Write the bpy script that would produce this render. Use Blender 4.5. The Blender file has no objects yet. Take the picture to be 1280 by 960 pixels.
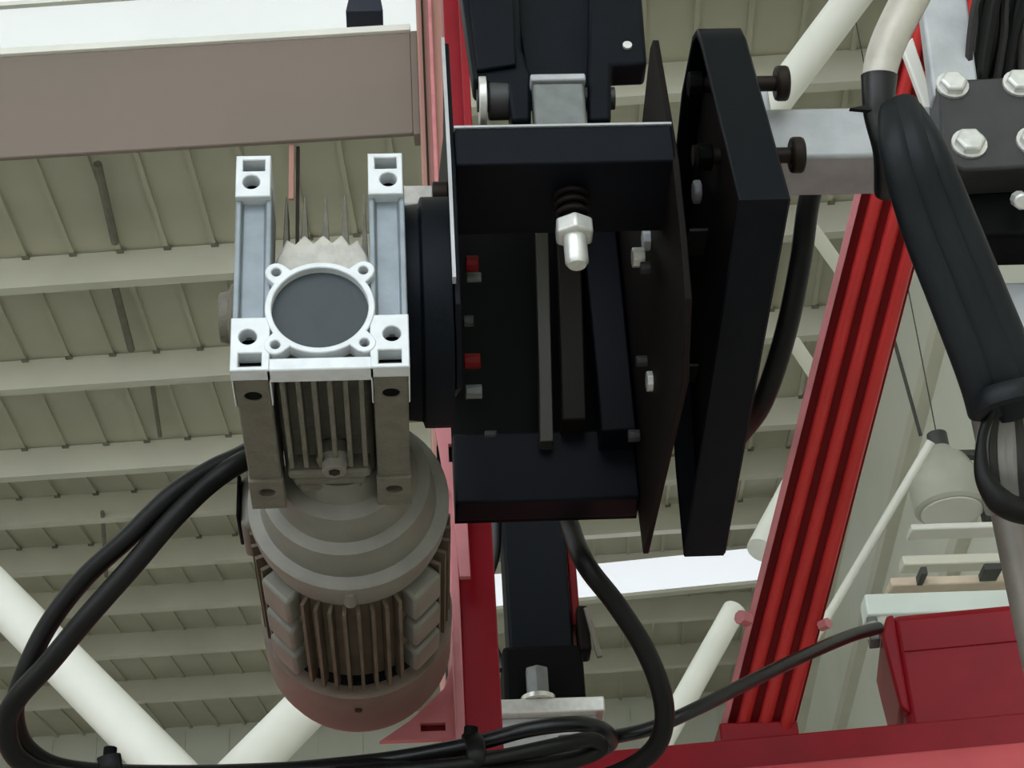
import bpy, bmesh, math, random
from mathutils import Vector, Matrix
random.seed(4)
SC = bpy.context.scene
COL = SC.collection

# ------------------------------------------------------------------ camera
F = 2455.4                                   # focal length in pixels of the 1280 px frame
CAM = Vector((0, 0, 1.6))
_y = Vector((-100, -1560, F)).normalized()
_z = Vector((-240, 3880, F)); _z = (_z - _y * _z.dot(_y)).normalized()
_x = Vector((13355000, 343700, 762400)); _x = (_x - _y * _x.dot(_y) - _z * _x.dot(_z)).normalized()
R_ = Vector((_x[0], _y[0], _z[0])); U_ = Vector((_x[1], _y[1], _z[1])); W_ = Vector((_x[2], _y[2], _z[2]))
cd = bpy.data.cameras.new('camera'); cam = bpy.data.objects.new('camera', cd); COL.objects.link(cam)
cam.matrix_world = Matrix(((R_.x, U_.x, -W_.x, CAM.x), (R_.y, U_.y, -W_.y, CAM.y), (R_.z, U_.z, -W_.z, CAM.z), (0, 0, 0, 1)))
cd.sensor_width = 36; cd.lens = 36 * F / 1280; cd.clip_start = .05; cd.clip_end = 200
SC.camera = cam

# ------------------------------------------------------------------ light
wd = bpy.data.worlds.new('world'); SC.world = wd; wd.use_nodes = True
bg = wd.node_tree.nodes['Background']
bg.inputs[0].default_value = (.86, .93, 1.0, 1); bg.inputs[1].default_value = 2.2
SC.view_settings.view_transform = 'Standard'; SC.view_settings.look = 'None'
SC.view_settings.gamma = 1; SC.view_settings.use_curve_mapping = False
SC.view_settings.exposure = 0.5


def ray(u, v): return W_ + R_ * ((u - 640) / F) + U_ * ((480 - v) / F)
def D(u, v, s): return CAM + ray(u, v) * s
def PY(u, v, Y): q = ray(u, v); return CAM + q * (Y / q.y)
def PZ(u, v, Z): q = ray(u, v); return CAM + q * ((Z - CAM.z) / q.z)


# ------------------------------------------------------------------ materials
def lin(c):
    return tuple(((x / 255) / 12.92 if x / 255 <= .04045 else ((x / 255 + .055) / 1.055) ** 2.4) for x in c) + (1,)


def mat(name, rgb, rough=.5, metal=0., var=.12, scale=30, bump=0., bscale=200, rgb2=None, stretch=(1, 1, 1), spec=.5):
    m = bpy.data.materials.new(name); m.use_nodes = True
    n = m.node_tree; b = n.nodes['Principled BSDF']
    b.inputs['Roughness'].default_value = rough; b.inputs['Metallic'].default_value = metal
    b.inputs['Specular IOR Level'].default_value = spec
    tc = n.nodes.new('ShaderNodeTexCoord'); mp = n.nodes.new('ShaderNodeMapping'); mp.inputs['Scale'].default_value = stretch
    n.links.new(tc.outputs['Object'], mp.inputs['Vector'])
    ns = n.nodes.new('ShaderNodeTexNoise'); ns.inputs['Scale'].default_value = scale; ns.inputs['Detail'].default_value = 5
    n.links.new(mp.outputs[0], ns.inputs['Vector'])
    rp = n.nodes.new('ShaderNodeValToRGB')
    c = lin(rgb); c2 = lin(rgb2) if rgb2 else tuple(x * (1 - var * 2) for x in c[:3]) + (1,)
    rp.color_ramp.elements[0].color = c2; rp.color_ramp.elements[1].color = c
    rp.color_ramp.elements[0].position = .3; rp.color_ramp.elements[1].position = .62
    n.links.new(ns.outputs['Fac'], rp.inputs[0]); n.links.new(rp.outputs[0], b.inputs['Base Color'])
    if bump:
        nb = n.nodes.new('ShaderNodeTexNoise'); nb.inputs['Scale'].default_value = bscale; nb.inputs['Detail'].default_value = 3
        n.links.new(mp.outputs[0], nb.inputs['Vector'])
        bp = n.nodes.new('ShaderNodeBump'); bp.inputs['Strength'].default_value = bump; bp.inputs['Distance'].default_value = .002
        n.links.new(nb.outputs['Fac'], bp.inputs['Height']); n.links.new(bp.outputs[0], b.inputs['Normal'])
    return m


def emit(name, rgb, s):
    m = bpy.data.materials.new(name); m.use_nodes = True; n = m.node_tree
    b = n.nodes['Principled BSDF']; b.inputs['Base Color'].default_value = lin((230, 235, 235))
    tc = n.nodes.new('ShaderNodeTexCoord'); ns = n.nodes.new('ShaderNodeTexNoise'); ns.inputs['Scale'].default_value = 1.3
    n.links.new(tc.outputs['Object'], ns.inputs['Vector'])
    rp = n.nodes.new('ShaderNodeValToRGB'); c = lin(rgb)
    rp.color_ramp.elements[0].color = tuple(x * .9 for x in c[:3]) + (1,); rp.color_ramp.elements[1].color = c
    n.links.new(ns.outputs['Fac'], rp.inputs[0]); n.links.new(rp.outputs[0], b.inputs['Emission Color'])
    b.inputs['Emission Strength'].default_value = s
    return m


M = {}
M['alu'] = mat('aluminium_machined', (222, 226, 228), .42, .15, .06, 60, .1)
M['alu_blue'] = mat('aluminium_channel', (138, 147, 153), .4, .35, .1, 40, .1)
M['cast'] = mat('aluminium_cast', (196, 193, 184), .6, .1, .1, 90, .6, 260)  # lighter copy of the casting, front light put into its colour
M['cast_dk'] = mat('aluminium_cast_shaded', (112, 108, 96), .62, .1, .12, 60, .5, 240)  # darker copy of the casting, underside shade put into its colour
M['disc'] = mat('cover_rubber_grey', (54, 62, 67), .55, 0, .05, 60, .1)
M['motor'] = mat('motor_grey_enamel', (124, 121, 112), .5, .05, .1, 25, .2)
M['motor_fin'] = mat('motor_fin_brown', (106, 94, 80), .6, .05, .15, 30, .3, spec=0.2)  # browner and darker than the motor enamel
M['fan'] = mat('fan_cover_enamel', (122, 108, 98), .5, .05, .08, 20, .1, spec=0.25)
M['black'] = mat('black_paint', (10, 15, 22), .5, 0, .1, 40, .12, spec=0.12)
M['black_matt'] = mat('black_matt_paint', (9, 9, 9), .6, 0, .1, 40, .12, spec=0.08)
M['black_brown'] = mat('black_primer', (25, 19, 17), .6, 0, .12, 20, .12, spec=0.1)
M['strip'] = mat('oiled_slide_bar', (62, 59, 49), .5, .2, .1, 60, .1, stretch=(1, 1, .1))
M['strip_dk'] = mat('dark_slide_bar', (30, 26, 22), .5, .2, .1, 60, .1, stretch=(1, 1, .1), spec=0.15)
M['rubber'] = mat('cable_rubber', (16, 16, 15), .45, 0, .1, 60, .08, spec=0.22)
M['rubber_gl'] = mat('cable_rubber_glossy', (24, 25, 26), .3, 0, .1, 30, .08, spec=0.4)
M['sheath'] = mat('cable_sheath_fabric', (21, 25, 29), .5, 0, .15, 25, .4, 90, stretch=(1, 1, .25), spec=0.25)
M['wire'] = mat('grey_wire', (128, 126, 120), .45, 0, .1, 80)
M['wire_dk'] = mat('dark_wire', (54, 52, 50), .45, 0, .1, 80, spec=0.2)
M['red'] = mat('red_enamel', (142, 14, 30), .4, 0, .1, 12, .05, spec=0.22)
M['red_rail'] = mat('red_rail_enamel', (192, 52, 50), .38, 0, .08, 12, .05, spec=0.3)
M['red_dk'] = mat('dark_red_enamel', (120, 8, 14), .5, 0, .08, 12, .05, spec=0.2)
M['pink'] = mat('pale_red_enamel', (208, 130, 134), .5, 0, .12, 14, .05)  # pink red; carries painted light on the column edge and rail lip
M['rose'] = mat('rose_red_enamel', (204, 82, 90), .4, 0, .08, 12, .05)
M['hose_sheen'] = mat('pale_hose_sheen', (196, 190, 178), .35, .1, .12, 30, .1)  # pale colour stands in for gloss on the black hose
M['salmon'] = mat('salmon_primer', (176, 128, 116), .55, 0, .1, 8, .05, stretch=(1, 1, .2))
M['taupe'] = mat('taupe_beam_paint', (126, 112, 103), .6, 0, .06, 1.2, .05, rgb2=(118, 109, 98))
M['steel'] = mat('bare_steel', (184, 186, 188), .45, .15, .12, 25, .1)
M['steel_pl'] = mat('dark_steel_plate', (62, 62, 62), .5, .3, .12, 30, .15)
M['steel_post'] = mat('worn_steel_post', (122, 115, 106), .5, .3, .15, 10, .1)
M['zinc'] = mat('zinc_bolt', (224, 224, 218), .3, .35, .08, 120)
M['bolt_dk'] = mat('dark_bolt', (44, 36, 30), .5, .2, .1, 90, spec=0.2)
M['clevis'] = mat('grey_clevis', (120, 124, 122), .5, .3, .12, 60, .1)
M['white'] = mat('white_tube_paint', (236, 235, 226), .5, 0, .04, 4)
M['roof'] = mat('roof_sheet', (203, 199, 180), .6, 0, .05, 1.2, rgb2=(192, 189, 170))
M['purlin'] = mat('purlin_galvanised', (226, 223, 207), .55, .05, .05, 1.6)
M['seam'] = mat('roof_seam', (190, 187, 170), .6, 0, .05, 3)
M['dark_roof'] = mat('roof_dark_grey', (132, 129, 116), .7, 0, .1, 9)
M['wall'] = mat('wall_sheet', (238, 238, 226), .6, 0, .04, .8, rgb2=(230, 233, 220))
M['floor'] = mat('concrete', (196, 193, 184), .7, 0, .06, 2.5)
M['wood'] = mat('pale_timber', (226, 206, 184), .6, 0, .1, 6)
M['mint'] = mat('pale_green_paint', (222, 229, 222), .5, 0, .05, 4)
M['lampglass'] = mat('dusty_lamp_reflector', (186, 186, 174), .35, 0, .06, 5)
M['dkgrey'] = mat('dark_grey_fitting', (64, 64, 62), .5, 0, .1, 9)
M['navy'] = mat('navy_fitting', (36, 40, 58), .5, 0, .1, 9)
M['rl'] = emit('rooflight_sheet', (242, 248, 250), .5)
M['rl_strip'] = emit('rooflight_strip', (240, 244, 252), .52)


# ------------------------------------------------------------------ mesh helpers
def V(*a): return Vector(a)


def box(bm, x0, x1, y0, y1, z0, z1):
    vs = [bm.verts.new((x, y, z)) for x in (x0, x1) for y in (y0, y1) for z in (z0, z1)]
    for f in ((0, 1, 3, 2), (4, 6, 7, 5), (0, 4, 5, 1), (2, 3, 7, 6), (0, 2, 6, 4), (1, 5, 7, 3)):
        bm.faces.new([vs[i] for i in f])


def frame(a, b):
    d = (b - a).normalized(); h = Vector((0, 0, 1)) if abs(d.z) < .9 else Vector((1, 0, 0))
    n = d.cross(h).normalized(); return d, n, d.cross(n)


def lathe(bm, a, b, prof, seg=32, caps=True, rot=0.):
    """prof: list of (t along a->b in metres, radius)"""
    d, n, m = frame(a, b); rings = []
    for t, r in prof:
        rings.append([bm.verts.new(a + d * t + (n * math.cos(rot + 2 * math.pi * i / seg) + m * math.sin(rot + 2 * math.pi * i / seg)) * r) for i in range(seg)])
    for p, q in zip(rings, rings[1:]):
        for i in range(seg):
            bm.faces.new((p[i], p[(i + 1) % seg], q[(i + 1) % seg], q[i]))
    if caps:
        bm.faces.new(rings[0][::-1]); bm.faces.new(rings[-1])


def cyl(bm, a, b, r, seg=24, rot=0.):
    lathe(bm, a, b, [(0, r), ((b - a).length, r)], seg, True, rot)


def smooth_path(pts, n=10):
    out = []; P = [pts[0]] + list(pts) + [pts[-1]]
    for i in range(1, len(P) - 2):
        p0, p1, p2, p3 = P[i - 1:i + 3]
        for k in range(n):
            t = k / n
            out.append(.5 * ((2 * p1) + (p2 - p0) * t + (2 * p0 - 5 * p1 + 4 * p2 - p3) * t * t + (3 * p1 - p0 - 3 * p2 + p3) * t ** 3))
    out.append(P[-2]); return out


def tube(bm, pts, r, seg=12, n=10, flat=1., rfun=None, up=None):
    path = smooth_path(pts, n) if n else list(pts)
    t0 = (path[1] - path[0]).normalized()
    h = up if up else (Vector((0, 0, 1)) if abs(t0.z) < .9 else Vector((1, 0, 0)))
    nn = (h - t0 * h.dot(t0)).normalized(); rings = []
    for i, p in enumerate(path):
        t = (path[min(i + 1, len(path) - 1)] - path[max(i - 1, 0)]).normalized()
        nn = (nn - t * nn.dot(t)).normalized(); m = t.cross(nn)
        rr = r * (rfun(i / (len(path) - 1)) if rfun else 1)
        rings.append([bm.verts.new(p + nn * (math.cos(2 * math.pi * k / seg) * rr * flat) + m * (math.sin(2 * math.pi * k / seg) * rr)) for k in range(seg)])
    for a, b in zip(rings, rings[1:]):
        for k in range(seg): bm.faces.new((a[k], a[(k + 1) % seg], b[(k + 1) % seg], b[k]))
    bm.faces.new(rings[0][::-1]); bm.faces.new(rings[-1])


def prism(bm, poly, axis, a0, a1):
    """poly of 2-D points extruded along axis 'x' (y,z), 'y' (x,z) or 'z' (x,y)"""
    def mk(p, a):
        return {'x': (a, p[0], p[1]), 'y': (p[0], a, p[1]), 'z': (p[0], p[1], a)}[axis]
    A = [bm.verts.new(mk(p, a0)) for p in poly]; B = [bm.verts.new(mk(p, a1)) for p in poly]
    bm.faces.new(A); bm.faces.new(B[::-1]); n = len(poly)
    for i in range(n): bm.faces.new((A[i], B[i], B[(i + 1) % n], A[(i + 1) % n]))


def circ(cx, cy, r, n=24, a0=0., ry=None):
    ry = ry or r
    return [(cx + r * math.cos(a0 + 2 * math.pi * i / n), cy + ry * math.sin(a0 + 2 * math.pi * i / n)) for i in range(n)]


def rect(x0, x1, y0, y1): return [(x0, y0), (x1, y0), (x1, y1), (x0, y1)]


def plate_mesh(outlines, thick, matrix, bevel=.0008):
    """flat plate with holes (filled 2-D curve), centred on its plane"""
    cu = bpy.data.curves.new('tmp_curve', 'CURVE'); cu.dimensions = '2D'; cu.fill_mode = 'BOTH'
    cu.extrude = max(thick / 2 - bevel, 1e-4); cu.bevel_depth = bevel; cu.bevel_resolution = 0; cu.offset = -bevel
    for ol in outlines:
        sp = cu.splines.new('POLY'); sp.points.add(len(ol) - 1); sp.use_cyclic_u = True
        for p, q in zip(sp.points, ol): p.co = (q[0], q[1], 0, 1)
    ob = bpy.data.objects.new('tmp_curve', cu); COL.objects.link(ob)
    dg = bpy.context.evaluated_depsgraph_get(); dg.update()
    me = bpy.data.meshes.new_from_object(ob.evaluated_get(dg))
    bpy.data.objects.remove(ob); bpy.data.curves.remove(cu)
    me.transform(matrix); me.materials.clear(); return me


def XZ(y): return Matrix(((1, 0, 0, 0), (0, 0, -1, y), (0, 1, 0, 0), (0, 0, 0, 1)))   # 2-D (x,z) plate at depth y
def XY(z): return Matrix.Translation((0, 0, z))
def YZ(x): return Matrix(((0, 0, 1, x), (1, 0, 0, 0), (0, 1, 0, 0), (0, 0, 0, 1)))    # 2-D (y,z) plate at x


OFF = {}


def thing(name, label, cat, loc, group=None):
    o = bpy.data.objects.new(name, None); COL.objects.link(o); o.empty_display_size = .05
    o.location = loc; OFF[o.name] = Vector(loc)
    o['label'] = label; o['category'] = cat
    if group: o['group'] = group
    return o


def obj(name, src, m, parent=None, bevel=0., smooth=35, label=None, kind=None, cat=None, group=None, loc=None):
    """src: bmesh or mesh in world coordinates"""
    if isinstance(src, bmesh.types.BMesh):
        bmesh.ops.recalc_face_normals(src, faces=src.faces[:]); me = bpy.data.meshes.new(name); src.to_mesh(me); src.free()
    else: me = src; me.name = name
    o = bpy.data.objects.new(name, me); COL.objects.link(o)
    me.materials.clear(); me.materials.append(M[m])
    off = Vector((0, 0, 0))
    if parent:
        o.parent = parent; off = OFF[parent.name]
        me.transform(Matrix.Translation(-off))
    elif loc is not None:
        off = Vector(loc); me.transform(Matrix.Translation(-off)); o.location = off
    OFF[o.name] = off
    if smooth:
        for p in me.polygons: p.use_smooth = True
        me.set_sharp_from_angle(angle=math.radians(smooth))
    if bevel:
        b = o.modifiers.new('bevel', 'BEVEL'); b.width = bevel; b.segments = 2; b.limit_method = 'ANGLE'; b.angle_limit = math.radians(40)
        b.harden_normals = False
    if label: o['label'] = label
    if kind: o['kind'] = kind
    if cat: o['category'] = cat
    if group: o['group'] = group
    return o


def B(): return bmesh.new()
def bx(*a):
    bm = B(); box(bm, *a); return bm
def cy(a, b, r, seg=24, rot=0.):
    bm = B(); cyl(bm, a, b, r, seg, rot); return bm
def tb(pts, r, **k):
    bm = B(); tube(bm, pts, r, **k); return bm
def pr(poly, axis, a0, a1):
    bm = B(); prism(bm, poly, axis, a0, a1); return bm


# ------------------------------------------------------------------ the hall
PIV = Vector((-2.6, 15.1, 0)); HA = math.radians(-4.5)


def hall(name, src, m, parent=None, kind='structure', **k):
    o = obj(name, src, m, None, **k)
    if parent: o.parent = parent
    else: o.location = PIV; o.rotation_euler.z = HA
    if kind and not parent: o['kind'] = kind
    return o


def h2w(x, y, z):
    c, s = math.cos(HA), math.sin(HA); return Vector((PIV.x + c * x - s * y, PIV.y + s * x + c * y, z))


ZC = 11.6; YB = 1.54; SL = .145; XL, XR = -14.0, 6.85; YF = 12.4; YN = -24.0
def zc(y): return ZC + max(0, y - YB) * SL

o = obj('floor', bx(-40, 40, -40, 45, -.2, 0), 'floor', kind='structure')
hall('wall_right', bx(XR, XR + .2, YN, YF, 0, ZC + 1.75), 'wall')
wr = bpy.data.objects['wall_right']
for z in (5.2, 6.6, 8.0, 9.4, 10.7):
    hall('wall_girt', bx(XR - .1, XR, YN + 14, YF, z, z + .14), 'purlin', wr)
hall('wall_left', bx(XL - .2, XL, YN, YF, 0, ZC + 1.6), 'wall')
hall('wall_far', bx(XL, XR + .2, YF, YF + .2, 0, ZC + 1.75), 'wall')
wf = bpy.data.objects['wall_far']
for z in (9.3, 11.6):
    hall('wall_girt', bx(XL, XR, YF - .14, YF, z, z + .2), 'purlin', wf)
for k in range(24):
    hall('wall_rib', bx(-9 + k * .66, -8.95 + k * .66, YF - .03, YF, 0, ZC + 1.5), 'wall', wf)

# roof: a thin deck above, sheet panels with raised seams below, purlins under them
bm = B(); prism(bm, [(YB, ZC + .06), (YF + .2, zc(YF + .2) + .06), (YF + .2, zc(YF + .2) + .2), (YB, ZC + .25), (YN, ZC + .25), (YN, ZC + .06)], 'x', XL - .2, XR + .2)
ceil = hall('ceiling', bm, 'roof')
PW = .40
near_me = B(); box(near_me, 0, PW - .02, -3.7, YB, ZC, ZC + .06)
box(near_me, PW - .03, PW + .01, -3.7, YB, ZC - .035, ZC + .02)
far_me = B(); prism(far_me, [(YB, ZC), (YF, zc(YF)), (YF, zc(YF) + .05), (YB, ZC + .05)], 'x', 0, PW - .02)
prism(far_me, [(YB, ZC - .035), (YF, zc(YF) - .035), (YF, zc(YF)), (YB, ZC)], 'x', PW - .03, PW + .01)
back_me = B(); box(back_me, 0, PW - .02, -13, YB, ZC, ZC + .06); box(back_me, PW - .03, PW + .01, -13, YB, ZC - .035, ZC + .02)
def share(name, first, dx, parent):
    c = first.copy(); COL.objects.link(c); c.name = name; c.location = first.location + Vector((dx, 0, 0)); return c
x = -6.4; fst = []
for nm, me in (('roof_panel', near_me), ('roof_panel', far_me), ('roof_panel', back_me)):
    fst.append(hall(nm, me, 'roof', ceil, smooth=0))
for i in range(33):
    xx = x + i * PW
    for j, f0 in enumerate(fst):
        if (j == 2 and xx < 3.2) or (j == 0 and xx >= 3.2): continue
        c = f0.copy(); COL.objects.link(c); c.location = (xx, 0, 0)
for f0 in fst: bpy.data.objects.remove(f0)
gap_dots = B()
PURLIN_Y = {-2: -3.47, 2: 2.81, 3: 4.30, 4: 5.83, 5: 7.60, 6: 9.72}
for k in range(-4, 7):
    y = PURLIN_Y.get(k, -.02 + k * 1.55)
    z = zc(y); h = .33
    bm = B()
    prism(bm, [(y, z - .02), (y + .02, z - .02), (y + .02, z - h + .02), (y + .09, z - h + .02), (y + .09, z - h + .06), (y + .1, z - h + .06), (y + .1, z - h), (y, z - h)], 'x', XL if k > -3 else 3.2, XR)
    hall('purlin', bm, 'purlin', ceil, smooth=0)
    if -1 <= k <= 3:
        for i in range(33):
            xx = x + i * PW + PW
            box(gap_dots, xx - .03, xx + .03, y - .04, y - .002, z - .05, z - .022)
o = hall('gap_shadow', gap_dots, 'dark_roof', ceil, smooth=0); o['kind'] = 'stuff'  # dark boxes stand in for gap shadows between panels and purlins
# sag rods between the purlins
for (ua, va), (ub, vb) in (((122, 205), (144, 303)), ((141, 348), (164, 437)), ((190, 478), (200, 545)), ((128, 640), (133, 720))):
    a = PZ(ua, va, ZC - .12); b = PZ(ub, vb, ZC - .12 + (0 if vb < 500 else .03))
    inv = Matrix.Translation(-PIV); rz = Matrix.Rotation(-HA, 4, 'Z')
    hall('sag_rod', cy(rz @ inv @ a, rz @ inv @ b, .035 if va < 400 else .022, 8), 'dark_roof', ceil)

# big rooflight over the near bay and the strip of glazing over the far bay
wn = hall('window_1', bx(XL, 3.2, -13, -3.72, ZC - .01, ZC + .05), 'rl')
for k in range(10):
    hall('glazing_bar', bx(XL, 3.2, -12.6 + k * 1.0, -12.56 + k * 1.0, ZC - .05, ZC - .01), 'white', wn)
a = PZ(560, 745, ZC - .3); b = PZ(985, 702, ZC - .3)
d_ = (b - a); L = d_.length
o = obj('window_2', bx(0, L, 0, .06, -.19, .21), 'rl_strip', kind='structure'); o.location = a; o.rotation_euler.z = math.atan2(d_.y, d_.x)
fr = obj('window_frame', bx(0, L, -.015, .08, -.23, -.19), 'purlin', o)

# white round braces under the roof
def brace(p, q, r, label):
    bm = B(); cyl(bm, p, q, r, 24)
    return obj('roof_brace', bm, 'white', None, label=label, cat='steel tube', group='white roof braces', loc=p)
brace(D(-90, 656, 6.6), D(330, 1085, 5.6), .073, 'thick white round steel tube slanting down behind the looped black cable at left')
brace(D(270, 1000, 6.2), D(520, 745, 7.0), .077, 'white round steel tube rising behind the motor fan cover')
brace(D(780, 1010, 8.2), D(918, 762, 9.0), .054, 'white round steel tube with cut end below the bright roof strip')
brace(D(951, 688, 9.6), D(1040, 520, 10.4), .072, 'white steel tube showing beside the red ribbed rail above the black cable')
brace(D(940, 165, 7.5), D(1120, -75, 7.2), .066, 'white round steel tube running up behind the black octagonal guard')

# taupe girder on a salmon post
g = thing('steel_girder', 'wide taupe painted steel girder under the bright rooflight at top left', 'girder', PY(-400, 230, 4.5))
a0 = PZ(-400, 221, 5.32); a1 = PZ(517, 166, 5.32)
dg = (a1 - a0).normalized(); nrm = Vector((-dg.y, dg.x, 0)); Lg = (a1 - a0).length; Hg = .395
def gbox(t0, t1, n0, n1, z0, z1):
    bm = B(); box(bm, t0, t1, n0, n1, z0, z1)
    bm.transform(Matrix(((dg.x, nrm.x, 0, a0.x), (dg.y, nrm.y, 0, a0.y), (0, 0, 1, 0), (0, 0, 0, 1)))); return bm
obj('web', gbox(0, Lg, 0, .018, 5.32, 5.32 + Hg), 'taupe', g, .004)
obj('end_plate', gbox(Lg, Lg + .02, -.006, .05, 5.31, 5.32 + Hg), 'taupe', g, .002)
obj('top_flange', gbox(0, Lg, -.012, .14, 5.32 + Hg, 5.345 + Hg), 'white', g, .002)  # white stands in for the highlight along the girder's upper edge
obj('hanger_rod', gbox(Lg * .829, Lg * .829 + .014, .02, .03, 5.12, 5.32), 'salmon', g)
obj('hanger_rod', gbox(Lg * .838, Lg * .838 + .01, .03, .04, 4.95, 5.32), 'bolt_dk', g)
t = thing('upright_post', 'salmon painted box upright at the end of the taupe girder', 'post', (.125, 4.42, 0))
obj('post_tube', bx(.078, .160, 4.38, 4.46, 0, 7.2), 'salmon', t, .004)
obj('cover_strip', bx(.092, .098, 4.366, 4.38, 0, 7.2), 'bolt_dk', t)
obj('cover_strip', bx(.112, .124, 4.36, 4.38, 0, 7.2), 'pink', t, .003)
obj('foot_plate', bx(.02, .22, 4.3, 4.54, 0, .02), 'salmon', t)

t = thing('hanging_fitting', 'small dark fitting hanging against the bright rooflight at top', 'fitting', D(456, 28, 9.5))
p = D(456, 28, 9.5)
obj('shade', pr([(p.x - .09, p.z), (p.x + .09, p.z), (p.x + .065, p.z + .2), (p.x - .055, p.z + .2)], 'y', p.y - .08, p.y + .08), 'navy', t, .006)
obj('hanger', cy(V(p.x, p.y, p.z + .2), V(p.x, p.y, ZC - .02), .012, 8), 'dkgrey', t)

# ------------------------------------------------------------------ red frame of the machine
pa, pb = PZ(790, 935, 2.52), PZ(1280, 890, 2.52)
rd = (pb - pa); ra = math.atan2(rd.y, rd.x)
rb = thing('red_beam', 'long red painted box beam along the bottom edge', 'beam', (pa.x, pa.y, 0))
def rbm(bm):
    bm.transform(Matrix.Translation((pa.x, pa.y, 0)) @ Matrix.Rotation(ra, 4, 'Z')); return bm
obj('top_rail', rbm(bx(-1.6, 1.4, 0, .2, 2.478, 2.52)), 'red', rb, .003)
lp = rbm(pr([(-.03, 2.25), (-.03, 2.455), (-.02, 2.474), (0, 2.478), (.2, 2.478), (.2, 2.25)], 'x', -1.6, 1.4))
obj('front_face', lp, 'rose', rb, .004)
for x0 in (-1.55, 1.25):
    obj('leg', rbm(bx(x0, x0 + .12, .03, .15, 0, 2.25)), 'red', rb, .004)
def beam_pt(u, v, off=0.):                      # a point on the vertical front plane of the beam
    n = Vector((-math.sin(ra), math.cos(ra), 0)); q = ray(u, v); P0 = Vector((pa.x, pa.y, 0)) + n * off
    return CAM + q * ((P0 - CAM).dot(n) / q.dot(n))

# red tank / cabinet on the beam, right
a = beam_pt(1103, 768, .05); b2 = beam_pt(1103, 905, .05)
inv = Matrix.Rotation(-ra, 4, 'Z') @ Matrix.Translation((-pa.x, -pa.y, 0))
la = inv @ a
rc = thing('red_cabinet', 'dark red sheet metal housing standing on the red beam at right', 'cabinet', Vector((a.x, a.y, 2.52)))
obj('shell', rbm(bx(la.x + .008, la.x + .62, .05, .2, 2.52, la.z)), 'red', rc, .012)
obj('folded_seam', rbm(bx(la.x + .02, la.x + .62, .048, .05, la.z - .056, la.z - .053)), 'red', rc, .001)
obj('end_flange', rbm(pr([(la.x + .002, 2.56), (la.x + .014, 2.55), (la.x + .014, la.z - .002), (la.x + .004, la.z - .004), (la.x - .006, la.z - .03), (la.x - .004, la.z - .06)], 'y', .046, .2)), 'red', rc, .004)
obj('cable_gland', cy(beam_pt(1088, 789, .06), beam_pt(1106, 781, .09), .012, 12), 'zinc', rc)
obj('lug', rbm(bx(la.x - .02, la.x - .006, .06, .09, la.z - .03, la.z + .004)), 'clevis', rc, .002)

# red column behind the motor
t = thing('red_column', 'deep red steel column with pale lit edge behind the gear motor', 'column', (.085, 2.06, 0))
obj('web', bx(.062, .104, 2.04, 2.12, 0, 2.8), 'red', t, .002)
obj('upper_web', bx(.074, .104, 2.04, 2.12, 2.8, 4.2), 'red', t, .002)
obj('edge_flange', bx(.052, .062, 2.02, 2.14, 0, 2.8), 'pink', t, .002)  # pink colour holds the side light on this edge
obj('front_rib', bx(.094, .104, 2.0, 2.04, 2.75, 4.2), 'red', t, .002)
c0 = PY(546, 535, 2.0); c1 = PY(572, 700, 2.0)
tab = [(c0.x - .002, c0.z), (c0.x + .03, c0.z), (c0.x + .032, c0.z - .2), (c0.x + .02, c0.z - .2), (c0.x + .014, c0.z - .09), (c0.x + .006, c0.z - .07)]
hx, hz = c0.x + .019, c0.z - .037
obj('slotted_tab', plate_mesh([tab, rect(hx - .006, hx + .006, hz - .012, hz + .012)], .008, XZ(2.0)), 'pink', t)
obj('slot_back', bx(hx - .02, hx + .009, 2.006, 2.012, hz - .016, hz + .016), 'black_matt', t)
ft = PY(535, 918, 2.1)
ftp = [(ft.x - .055, ft.z - .012), (ft.x + .06, ft.z - .012), (ft.x + .055, ft.z + .16), (ft.x + .036, ft.z + .1), (ft.x + .02, ft.z + .05), (ft.x - .02, ft.z + .012)]
obj('foot_gusset', plate_mesh([ftp, rect(ft.x - .008, ft.x + .02, ft.z - .002, ft.z + .008)], .01, XZ(2.09)), 'pink', t)
obj('slot_back', bx(ft.x - .012, ft.x + .024, 2.096, 2.1, ft.z - .006, ft.z + .012), 'red_dk', t)
# black actuator column under the clamp head
YC = 2.34
bc = thing('actuator_column', 'black square actuator column below the clamp head on a bright base plate', 'column', (.17, YC, 2.52))
xb0, xb1 = PY(634, 760, YC).x, PY(714, 760, YC).x
zb = PY(675, 886, YC).z
obj('body', bx(xb0, xb1, YC, YC + .1, zb + .05, 3.25), 'black', bc, .004)
obj('lower_block', bx(xb0 - .010, xb1 + .010, YC - .01, YC + .11, zb, zb + .085), 'black_matt', bc, .006)
obj('side_tube', tb([V(xb0 - .008, YC + .03, zb + .36), V(xb0 - .010, YC + .03, zb + .25), V(xb0 - .026, YC + .03, zb + .19), V(xb0 - .026, YC + .03, zb + .12), V(xb0 - .008, YC + .03, zb + .07)], .008), 'steel_pl', bc)
obj('side_fitting', bx(xb1, xb1 + .012, YC + .01, YC + .09, zb + .12, zb + .36), 'red_dk', bc, .003)
obj('side_switch', bx(xb1 + .006, xb1 + .022, YC - .01, YC + .03, zb + .075, zb + .14), 'black_brown', bc, .004)
obj('switch_lever', cy(V(xb1 + .018, YC - .02, zb + .13), V(xb1 + .03, YC - .02, zb + .06), .004, 8), 'steel_post', bc)
obj('base_plate', bx(xb0 - .03, xb1 + .03, YC - .035, YC + .13, zb - .02, zb), 'zinc', bc, .002)
obj('pedestal', bx(xb0 - .02, xb1 + .02, YC - .02, YC + .12, 2.52, zb - .02), 'steel', bc, .002)
np_ = PY(672, 862, YC - .02)
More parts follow.
